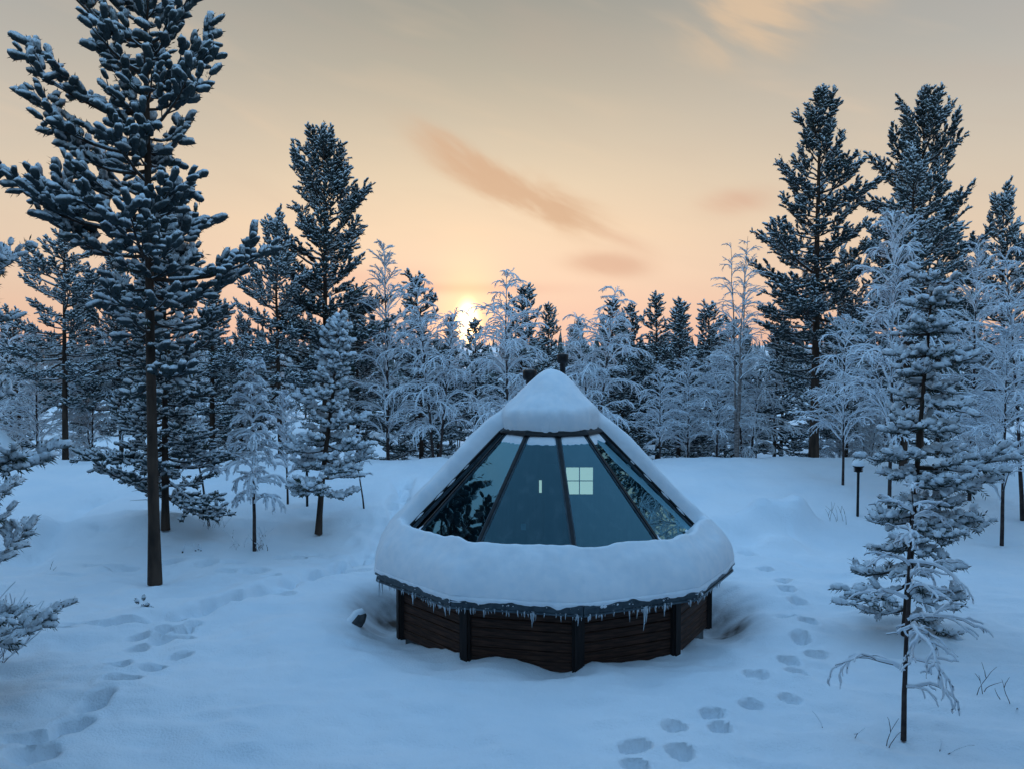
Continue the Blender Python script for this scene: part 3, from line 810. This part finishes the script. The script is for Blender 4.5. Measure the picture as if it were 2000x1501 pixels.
# -- the tall pine in front, its foot clear of needles
x, y, _ = on_ground(303, 1135)
bias = lambda az, t: 1.0 + .28 * max(0, -math.cos(az)) * (1 - abs(t - .5))
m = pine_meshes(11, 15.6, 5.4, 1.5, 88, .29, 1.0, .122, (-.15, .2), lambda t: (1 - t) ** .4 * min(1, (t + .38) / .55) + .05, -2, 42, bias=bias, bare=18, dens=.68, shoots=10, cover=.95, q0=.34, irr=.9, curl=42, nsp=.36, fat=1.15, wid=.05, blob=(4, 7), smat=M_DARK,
                extra=[(6.9, .06, 2.6, 8), (6.5, .25, 1.9, 2), (8.3, 3.0, 3.2, 4), (8.0, 3.4, 2.8, 10), (9.6, 3.2, 2.6, 18), (10.6, 3.05, 2.9, 14), (7.4, 3.3, 2.0, 5), (12.0, 3.0, 2.9, 34), (4.9, -.6, 1.0, -20), (4.6, 2.4, .9, -25)])
plant('pine_tree', m, x, y, 'tall snow-tufted pine with bare lower trunk standing in the open snow, top out of view', PINE)
# -- bushy pine close behind it
m = pine_meshes(12, 8.6, .9, 1.55, 100, .21, 1.0, .09, (.1, 0), lambda t: (1 - t) ** .5 * min(1, (t + .45) / .6) + .08, -18, 40, dens=1.15, shoots=9, cover=.9, irr=.6, q0=.34, nsp=.3)
plant('pine_tree', m, ux(318, 22.6), 22.6, 'bushy green pine with needles down to the snow, right behind the tall bare-trunked pine', PINE)
# -- snow-laden pine at the edge of the picture
m = pine_meshes(13, 8.0, .8, 1.5, 60, .205, 1.4, .08, (0, 0), lambda t: (1 - t) ** .22 * min(1, (t + .7) / .8), -10, 26, dens=.75, shoots=16, cover=.95, irr=.3, q0=.42, nsp=.44, wid=.05, fat=1.0, smat=M_LOAD, blob=(3, 6))
plant('pine_tree', m, -8.3, 11.6, 'heavily snow-laden pine cut off by the picture edge, branches reaching in low', PINE, rz=.5)
# -- leaning young pine beside the hut
x, y, _ = on_ground(622, 1038)
m = pine_meshes(14, 5.75, 1.15, .88, 54, .18, 1.6, .075, (.62, .15), lambda t: (1.0 if t < .5 else .72) * (1 - t) ** .42 + .08, -14, 40, dens=1.05, shoots=12, cover=.95, irr=.7, q0=.35, smat=M_LOAD, blob=(3, 6), fat=1.25, bias=lambda az, t: 1.35 if (t < .42 and math.cos(az) > 0) else .9)
plant('pine_tree', m, x, y, 'young leaning pine with clumps of thick snow between the hut and the thin birches', PINE)
# -- young pine at the right with laden whorls
x, y, _ = on_ground(1768, 1235)
wp = lambda t: (.30 + .62 * (1 - t) ** .9) * min(1, (t + .6) / .62)
m = pine_meshes(15, 6.45, .45, .92, 62, .19, 1.7, .052, (.5, .15), wp, -26, 6, whorl=.42, dens=1.0, shoots=14, curl=14, nsp=.46, wid=.055, cover=.93, irr=.5, q0=.2, smat=M_LOAD, blob=(3, 6), fat=1.05, bias=lambda az, t: .72 if (math.cos(az) < -.2 and t > .25) else 1.0, sec_len=.34, extra=[(3.05, .05, 1.75, 4), (2.7, .3, 1.4, -4), (2.2, 0.0, 1.4, -14)])
plant('pine_tree', m, x, y, 'young pine with tiers of snow-covered branches behind the small bare sapling', PINE)
# -- tall pines beyond the bank
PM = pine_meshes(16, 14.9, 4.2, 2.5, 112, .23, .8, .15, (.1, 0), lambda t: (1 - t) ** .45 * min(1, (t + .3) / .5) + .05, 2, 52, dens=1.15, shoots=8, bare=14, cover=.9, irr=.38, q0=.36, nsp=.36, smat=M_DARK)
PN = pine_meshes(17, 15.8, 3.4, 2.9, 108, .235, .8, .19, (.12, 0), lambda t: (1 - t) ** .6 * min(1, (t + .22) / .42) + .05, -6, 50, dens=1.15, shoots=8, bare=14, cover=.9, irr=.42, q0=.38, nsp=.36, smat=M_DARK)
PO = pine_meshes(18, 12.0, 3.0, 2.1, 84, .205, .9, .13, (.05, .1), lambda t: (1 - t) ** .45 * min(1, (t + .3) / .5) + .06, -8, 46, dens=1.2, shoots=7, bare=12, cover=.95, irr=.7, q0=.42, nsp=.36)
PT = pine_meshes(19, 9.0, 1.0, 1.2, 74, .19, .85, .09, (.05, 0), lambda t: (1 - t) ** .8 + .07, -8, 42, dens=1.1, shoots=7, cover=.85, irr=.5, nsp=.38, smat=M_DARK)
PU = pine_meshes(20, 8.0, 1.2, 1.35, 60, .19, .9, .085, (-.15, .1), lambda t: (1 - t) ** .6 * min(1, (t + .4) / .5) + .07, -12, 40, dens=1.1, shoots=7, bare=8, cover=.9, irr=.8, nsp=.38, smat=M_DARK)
def tall(ms, Hm, u, v_top, d, label, rz=0.0, wide=1.0, group=None, name='pine_tree'):
    x = ux(u, d); s = (hgt(v_top, d, x) - (.75 if Hm > 10 else .25)) / Hm; o = plant(name, ms, x, d, label, PINE, group, rz, s); o.scale = (s * wide, s * wide, s); return o
tall(PM, 14.9, 634, 240, 37, 'tallest full-crowned dark pine beyond the bank, between the front pine and the sun', 1.0)
tall(PO, 12.0, 546, 405, 35, 'slimmer dark pine crowded against the tallest pine of that clump', 2.2, .9)
tall(PO, 12.0, 698, 560, 40, 'low pine crown half hidden behind the tallest pine of the clump', 4.0, 1.1)
tall(PO, 12.0, 124, 388, 34.5, 'pine with open layered crown and dark trunk beyond the bank near the picture edge', .3, 1.05)
tall(PN, 15.8, 1592, 152, 34, 'large cone-shaped dark pine with thick bare trunk beyond the bank', 0.0)
tall(PM, 14.9, 1800, 170, 36.5, 'dense dark pine with a rounded top beside the large cone-shaped pine', 2.4, .95)
tall(PO, 12.0, 1768, 288, 30, 'snowier pine with a pointed top in front of the dense round-topped pine', 5.0, 1.0)
tall(PO, 12.0, 1962, 362, 38, 'dark pine crown showing above the frosted birches at the picture edge', 1.7, .9)
tall(PO, 12.0, 1655, 480, 38, 'shorter pine between the cone-shaped pine and the round-topped one', 3.3, .9)
tall(PO, 12.0, 235, 470, 37, 'dark pine showing behind the bushy green pine', 2.9, .9)
tall(PT, 9.0, 412, 560, 35, 'small dark pine top just beside the bushy green pine', 1.2, 1.6)
for i, (u, v, d, lb) in enumerate(((823, 534, 41, 'narrow dark pine rising between two frosted birches near the sun'), (880, 612, 52, 'small pine silhouette just beside the setting sun'),
        (931, 618, 46, 'thin pine standing right against the setting sun'), (1012, 560, 43, 'dark pine hidden behind the arching frosted birch'), (1070, 590, 50, 'narrow spire-like pine above the hut roof tip'),
        (1192, 580, 47, 'dark pine behind the frosted birch over the roof'), (1237, 596, 50, 'short pine in the row of spires, between two taller ones'), (1285, 568, 46, 'tallest narrow pine in the row of dark spires'),
        (1328, 580, 48, 'narrow pine next to the tallest of the dark spires'), (1388, 590, 44, 'snowy-topped pine at the end of the row of dark spires'), (1213, 612, 45, 'low dark pine at the start of the row of spires'))):
    tall(PT if i % 3 else PU, 9.0 if i % 3 else 8.0, u, v, d, lb, i * 1.3, 1.1 + .12 * (i % 3))
# -- frosted birches
BA = birch_meshes(31, 9.0, .26, 1, 44, 12, 5, .75, 1.4, .07)
BB = birch_meshes(32, 8.0, .36, 2, 42, 12, 5, 1.25, 1.45, .06)
BC = birch_meshes(33, 6.0, .42, 1, 36, 12, 5, 1.0, 1.4, .05)
BE = birch_meshes(35, 7.0, .30, 1, 38, 11, 5, .45, 1.2, .05, t0=.15, up0=35)
BF = birch_meshes(36, 5.0, .34, 4, 44, 10, 5, .7, 1.3, .03, t0=.1, up0=45)
BD = birch_meshes(34, 9.5, .20, 3, 36, 9, 5, .9, .9, .05, t0=.3, mat=M_BIRCH)
def frosted(ms, Hm, u, v_top, d, label, rz=0.0, wide=1.0, group=None):
    x = ux(u, d); s = hgt(v_top, d, x) / Hm; o = plant('birch_tree', ms, x, d, label, BIRCH, group, rz, s); o.scale = (s * wide, s * wide, s); return o
frosted(BA, 9.0, 757, 478, 37, 'tall feathery frosted birch between the dark pine clump and the sun', .4)
frosted(BB, 8.0, 852, 545, 35, 'spreading frosted birch just on the near side of the sun', 1.9)
frosted(BB, 8.0, 992, 530, 34, 'arching frosted birch beside the sun, over the roof slope', 3.6)
frosted(BB, 8.0, 1162, 560, 33, 'wide frosted birch rising behind the roof pipes', 5.0, 1.1)
frosted(BD, 9.5, 1440, 455, 33.5, 'thin pale-stemmed birch with several trunks beside the cone-shaped pine', .8, 1.05)
frosted(BC, 6.0, 1290, 715, 34.5, 'small rounded frosted birch low over the hut roof slope', 1.1)
frosted(BC, 6.0, 1345, 700, 36, 'frosted birch in front of the row of dark spires', 2.5)
frosted(BC, 6.0, 1402, 690, 34.5, 'broad frosted birch with tangled boughs beside the thin pale-stemmed birch', 4.2, 1.15)
frosted(BC, 6.0, 1742, 425, 24, 'large white-frosted birch behind the tiered young pine', 5.3, .72)
frosted(BA, 9.0, 1905, 470, 27, 'frosted birch with dark trunk between the tiered young pine and the picture edge', 2.0, 1.0)
frosted(BB, 8.0, 2010, 480, 24, 'dense drooping frosted birch cut by the picture edge', .9, 1.0)
frosted(BC, 6.0, 1965, 640, 22, 'bushy frosted birch low at the picture edge beyond the tiered pine', 3.0, 1.0)
frosted(BC, 6.0, 1650, 620, 27.5, 'frosted birch behind the lamp post with the snow cap', 1.5, .9)
frosted(BC, 6.0, 70, 655, 35.5, 'frosted birch tangle at the far end of the bank near the picture edge', 2.2, 1.1)
frosted(BE, 7.0, 20, 640, 37, 'frosted birch half behind the laden pine branches', 1.0, 1.1)
frosted(BB, 8.0, 175, 640, 36, 'frosted birch between the open-crowned pine and the bushy pine', 4.4, .9)
tall(PU, 8.0, 38, 600, 41, 'small dark pine behind the frosted birches at the picture edge', .7)
tall(PO, 12.0, 470, 600, 39, 'dark pine low behind the thin young birch', 5.6)
# -- thin young birches on the near side of the bank
x, y, _ = on_ground(497, 1072)
plant('birch_tree', birch_meshes(41, hgt(698, y, x), .20, 1, 38, 10, 5, 1.25, 2.9, .045, t0=.24, up0=38, tw=1.3), x, y, 'thin young birch with arching snowy twigs in front of the pine clump', BIRCH)
x, y, _ = on_ground(562, 980)
plant('birch_tree', birch_meshes(42, hgt(768, y, x), .22, 1, 24, 8, 4, .5, 2.9, .03, t0=.25, up0=42, tw=1.2), x, y, 'smaller upright snowy sapling next to the leaning young pine', BIRCH)
x, y, _ = on_ground(408, 1022)
plant('birch_tree', birch_meshes(43, hgt(800, y, x), .2, 1, 20, 8, 4, 1.0, 2.7, .032, (-.55, 0), t0=.45, up0=35, tw=1.2), x, y, 'slanting thin sapling with snowy top beside the bushy green pine', BIRCH)
x, y, _ = on_ground(711, 993)
plant('birch_tree', birch_meshes(44, 2.2, .2, 1, 9, 4, 3, .8, 1.8, .022, (-.35, 0), t0=.4, up0=35, tw=1.2), x, y, 'short slanting stem between the leaning pine and the hut', BIRCH)
x, y, _ = on_ground(1765, 1437)
plant('birch_tree', birch_meshes(45, 3.4, .36, 1, 17, 6, 3, 1.0, 1.5, .033, (.15, .1), t0=.2, up0=26, tw=1.3, wave=.17), x, y, 'bare dark-stemmed sapling with snow-lined twigs in the near corner', 'sapling', rz=.6)
x, y, _ = on_ground(1893, 975)
plant('birch_tree', birch_meshes(46, 3.2, .35, 1, 20, 8, 5, 1.1, 2.0, .06, t0=.3, tw=1.2), x, y, 'low snowy birch with stout stem behind the tiered young pine', BIRCH)
# -- the wood beyond the bank
rng = np.random.default_rng(99)
kinds = [(BA, 9.0, 5.5, 9.5, 'b'), (BB, 8.0, 4.5, 7.5, 'b'), (BC, 6.0, 3.0, 6.0, 'b'), (BC, 6.0, 2.2, 4.5, 'b'), (PT, 9.0, 3.5, 8.5, 'p'), (PU, 8.0, 3.0, 8.0, 'p'), (BE, 7.0, 3.5, 7.0, 'b'), (BF, 5.0, 2.0, 4.5, 'b')]
BEHIND = ((60, 'the laden pine at the picture edge'), (200, 'the open-crowned pine'), (420, 'the tall bare-trunked pine'), (600, 'the thin young birches'),
          (740, 'the leaning young pine'), (960, 'the roof slope below the sun'), (1240, 'the roof tip'), (1420, 'the roof slope away from the sun'),
          (1560, 'the thin pale-stemmed birch'), (1660, 'the large cone-shaped pine'), (1760, 'the snow-capped lamp post'), (9999, 'the tiered young pine'))
n = 0; spots = []
while n < 170:
    d = rng.uniform(36.5, 80) if n < 125 else rng.uniform(60, 120); x = rng.uniform(-.62, .62) * d
    if any((x - a) ** 2 + (d - b) ** 2 < 1.6 for a, b in spots): continue
    near_sun = abs(x / d - math.tan(SUN_AZ)) < .035
    ms, Hm, lo, hi, kd = kinds[rng.choice(8, p=[.08, .09, .10, .07, .27, .23, .09, .07])]
    h = rng.uniform(lo, hi) + (.0 if d < 60 else .5)
    if near_sun: h = min(h, 4.6)
    s = h / Hm; w = rng.uniform(.85, 1.25); spots.append((x, d)); n += 1
    far = d > 58
    u = 1000 + F_PX * x / d; size = 'short' if h < 4.2 else 'mid-height' if h < 6.4 else 'tall'
    lb = size + (' frosted birch ' if kd == 'b' else ' dark pine ') + ('deep in the wood, ' if far else 'just beyond the bank, ') + 'behind ' + next(w_ for lim, w_ in BEHIND if u < lim)
    o = plant('birch_tree' if kd == 'b' else 'pine_tree', ms, x, d, lb, BIRCH if kd == 'b' else PINE, ('deep' if far else 'near') + (' birches' if kd == 'b' else ' pines') + ' of the wood', rng.uniform(0, 6.3), s)
    o.scale = (s * w, s * w, s)


def far_forest_and_shade_trees():
    rng = np.random.default_rng(3); g = Geo(); N = 1750
    d = 110 + 1500 * rng.random(N) ** 1.8; x = rng.uniform(-.8, .8, N) * d; z = height(x, d, False); h = rng.uniform(5, 11, N); w = h * rng.uniform(.13, .22, N)
    k = np.abs(x / d - math.tan(SUN_AZ)) < .03; h[k] *= .7
    nb = 260; q = rng.uniform(.36 * math.pi, 1.64 * math.pi, nb); rr = rng.uniform(7.0, 34, nb)      # unseen tall trees added round the clearing to shade the near snow
    k = np.abs(rr * np.sin(q)) < .70 * (2.5 + rr * np.cos(q)) + 3.5; q[k] = math.pi + (q[k] - math.pi) * .5
    x[-nb:] = rr * np.sin(q); d[-nb:] = 2.5 + rr * np.cos(q); z[-nb:] = height(x[-nb:], d[-nb:], False); h[-nb:] = rng.uniform(12, 18, nb); w[-nb:] = h[-nb:] * rng.uniform(.15, .21, nb)
    n = 6; a = np.arange(n) * 2 * np.pi / n; prof = [(.0, .06), (.9, .10), (.5, .30), (.75, .34), (.38, .56), (.5, .60), (.2, .82), (.0, 1.0)]
    V = np.zeros((N, len(prof), n, 3))
    for i, (r, q) in enumerate(prof):
        jr = rng.uniform(.55, 1.35, (N, n)); V[:, i, :, 0] = x[:, None] + w[:, None] * r * np.cos(a) * jr; V[:, i, :, 1] = d[:, None] + w[:, None] * r * np.sin(a) * jr; V[:, i, :, 2] = (z + h * q)[:, None] + rng.normal(0, .03, (N, n)) * h[:, None]
    t = np.arange(N)[:, None, None] * len(prof) * n; i = np.arange(len(prof) - 1)[None, :, None] * n; j = np.arange(n)[None, None]; j2 = (j + 1) % n
    g.add(V.reshape(-1, 3), np.stack([t + i + j, t + i + j2, t + i + n + j2, t + i + n + j], -1).reshape(-1, 4))
    tag(link('forest', g.mesh('forest', M_FARTREE, False)), 'distant snowy forest running back to the horizon, with added unseen trees shading the near snow', 'forest', kind='stuff')


far_forest_and_shade_trees()

# ------------------------------------------------------------------ lamp posts, neighbours and small growth
def lamp_post(u, v, hgt_m, label):
    x, y, z = on_ground(u, v); e = tag(empty('lamp_post', (x, y, z)), label, 'lamp post', 'path lamps along the bank')
    def add(nm, g, mat, smooth=True): return link(nm, g.mesh(nm, mat, smooth), e)
    g = Geo(); g.lathe([(.038, -.25), (.038, hgt_m - .30), (.05, hgt_m - .30), (.05, hgt_m - .27), (0, hgt_m - .27)], 14); add('pole', g, M_BLACK)
    g = Geo(); g.lathe([(0, hgt_m - .27), (.12, hgt_m - .27), (.13, hgt_m - .25), (.07, hgt_m - .235), (.07, hgt_m - .12), (0, hgt_m - .12)], 18); head = add('lamp_head', g, M_BLACK)
    for k in range(3):
        g = Geo(); zz = hgt_m - .215 + .034 * k; g.lathe([(.07, zz), (.125, zz - .008), (.135, zz), (.07, zz + .014)], 18); link('louvre', g.mesh('louvre', M_BLACK), head)
    g = Geo(); g.lathe([(0, hgt_m - .12), (.15, hgt_m - .125), (.16, hgt_m - .105), (.0, hgt_m - .08)], 18); link('lid', g.mesh('lid', M_BLACK), head)
    g = Geo(); t_ = hgt_m - .10; g.lathe([(.148, t_), (.185, t_ + .03), (.18, t_ + .09), (.13, t_ + .15), (.06, t_ + .175), (0, t_ + .18)], 18); add('snow_cap', g, M_SNOW)


lamp_post(1675, 1003, 1.52, 'black path lamp with a round snow cap beside the tiered young pine')
lamp_post(600, 985, 1.50, 'black path lamp with snow cap half hidden behind the leaning young pine')


def far_hut():
    d = 33.0; x = ux(-52, d); z = z_at(x, d) + .1; e = tag(empty('neighbour_hut', (x, d, z)), 'snow-covered roof edge of another hut at the picture edge', 'hut')
    g = Geo(); g.lathe([(1.25, -1.2), (1.25, .05), (1.2, .1)], 10); link('wall', g.mesh('wall', M_PLANK, False), e)
    g = Geo(); g.lathe([(1.2, .02), (1.52, -.03), (1.52, .10), (0, 1.5)], 10); link('roof', g.mesh('roof', M_POST, False), e)
    g = Geo(); g.lathe([(1.53, .10), (1.60, .20), (1.52, .38), (1.2, .68), (.5, 1.45), (.2, 1.72), (0, 1.78)], 30); link('snow_blanket', g.mesh('snow_blanket', M_SNOW), e)


far_hut()


def snow_log():
    x, y, z = on_ground(700, 1222); e = tag(empty('snowy_log', (x, y, z - .03)), 'grey log end half buried in snow beside the hut wall', 'log')
    P = np.array([(-.22, -.1, -.25), (-.12, -.02, -.02), (.03, .08, .17), (.12, .14, .22)]); g = Geo(); g.tubes(P, np.array([.13, .135, .12, .03]), 14); link('log', g.mesh('log', M_STONE), e)
    g = Geo(); g.tubes(P + [-.05, .03, 0], np.array([.12, .125, .115, .07]), 14, up=.05); link('snow_cap', g.mesh('snow_cap', M_SNOW), e)


snow_log()


def twig_clump(u, v, n, L, lean, label, seed, name='dead_twigs', snow=.0, curl=.6, az0=None, cat='twigs', r=.006):
    rng = np.random.default_rng(seed); x, y, z = on_ground(u, v); g, sn = Geo(), Geo(); P = []
    for i in range(n):
        az = rng.uniform(0, 6.3) if az0 is None else az0 + rng.normal(0, .6); p = math.radians(90 - lean * rng.uniform(.3, 1.2)); l = L * rng.uniform(.5, 1.15)
        P.append(curve(np.array([rng.normal(0, .05 * n ** .5), rng.normal(0, .05 * n ** .5), -.08]), dirv(az, p), dirv(az + rng.normal(0, .5), p + rng.normal(-curl, .3) * .7), l, 6, rng, .08))
        if l > .25 and rng.random() < .6:
            o = along(P[-1], rng.uniform(.4, .7)); P.append(curve(o, dirv(az + 1, p), dirv(az + 1.3, p - .3), l * .45, 6, rng, .08))
    P = np.array(P); R_ = np.tile(np.linspace(r, r * .4, 6), (len(P), 1)); g.tubes(P, R_, 5)
    e = tag(empty(name, (x, y, z)), label, cat); link('stems', g.mesh('stems', M_TWIG), e)
    if snow: sn.tubes(P[:, 1:], R_[:, 1:] + .006 * snow, 5, up=.008 * snow); link('snow_load', sn.mesh('snow_load', M_RIME), e)


for a in ((1690, 1420, 1, .35, 50, 'single broken twig lying out of the snow near the bare sapling', 1), (1640, 1425, 2, .3, 62, 'two short snow-dusted twigs farthest from the sapling on the near snow', 2, 'dead_twigs', .6),
          (1735, 1445, 2, .42, 18, 'pair of upright thin stalks just beside the sapling foot', 3), (1830, 1455, 2, .35, 60, 'slanting twig in the near snow past the sapling foot', 4, 'dead_twigs', .4),
          (1925, 1345, 3, .5, 30, 'upright dead stalks out on the snow towards the picture edge', 5), (1965, 1365, 3, .55, 65, 'long twig leaning along the snow at the picture edge', 6), (1640, 1015, 6, .75, 25, 'small bare bush on the snow next to the lamp post', 7),
          (1715, 1010, 6, .5, 35, 'low bare bush just beyond the lamp post foot', 8), (1690, 1105, 3, .4, 45, 'few twigs on the snow before the tiered pine', 9, 'dead_twigs', .8),
          (425, 1022, 14, .55, 40, 'tuft of frosted dead grass by the slanting sapling', 10, 'dead_grass', .5, .6, None, 'dead grass', .004), (512, 1065, 14, .75, 38, 'spray of frosted stalks at the foot of the thin young birch', 11, 'dead_grass', .6, .6, None, 'dead grass', .005),
          (465, 1066, 7, .35, 45, 'low frosted stalks short of the thin young birch', 12, 'dead_grass', .5, .6, None, 'dead grass', .004), (98, 1110, 2, .3, 55, 'little twig poking out of the open snow near the laden pine', 13), (380, 1072, 4, .26, 25, 'dark pointed stub in the snow behind the trail of prints', 14, 'dead_twigs', .2, .3, None, 'twigs', .022),
          (1400, 1488, 2, .2, 60, 'tiny twig by the last footprints', 15)):
    twig_clump(*a)
# bare curving shrub under the laden pine
twig_clump(-45, 1290, 22, 1.35, 62, 'bare shrub with upcurving twigs low at the picture edge', 21, 'bare_shrub', .9, -1.0, 0.0, 'shrub', .007)


def sprig():
    x, y, z = on_ground(277, 1190); rng = np.random.default_rng(8); e = tag(empty('pine_sprig', (x, y, z)), 'tiny snow-dusted pine sprig in the open snow before the tall pine', 'pine sprig')
    need, sn = Geo(), Geo(); O = np.array([(0, 0, -.02), (.05, 0, .04), (-.06, .02, .10), (.02, .03, .16), (.09, .01, .0)]); D = unit(np.array([(.2, 0, 1), (.6, 0, .7), (-.5, 0, .8), (.1, 0, 1), (1, .2, .5)])); U = np.tile([0, 1., .1], (5, 1))
    stamp(need, needle_template(16, rng), O, D, U, np.full((5, 3), .13)); stamp(sn, blob_template(3, 7, rng), O + D * .08, D, U, np.full((5, 3), .045))
    link('needles', need.mesh('needles', M_NEEDLE, False), e)['kind'] = 'stuff'; link('snow_load', sn.mesh('snow_load', M_TUFT), e)['kind'] = 'stuff'


sprig()
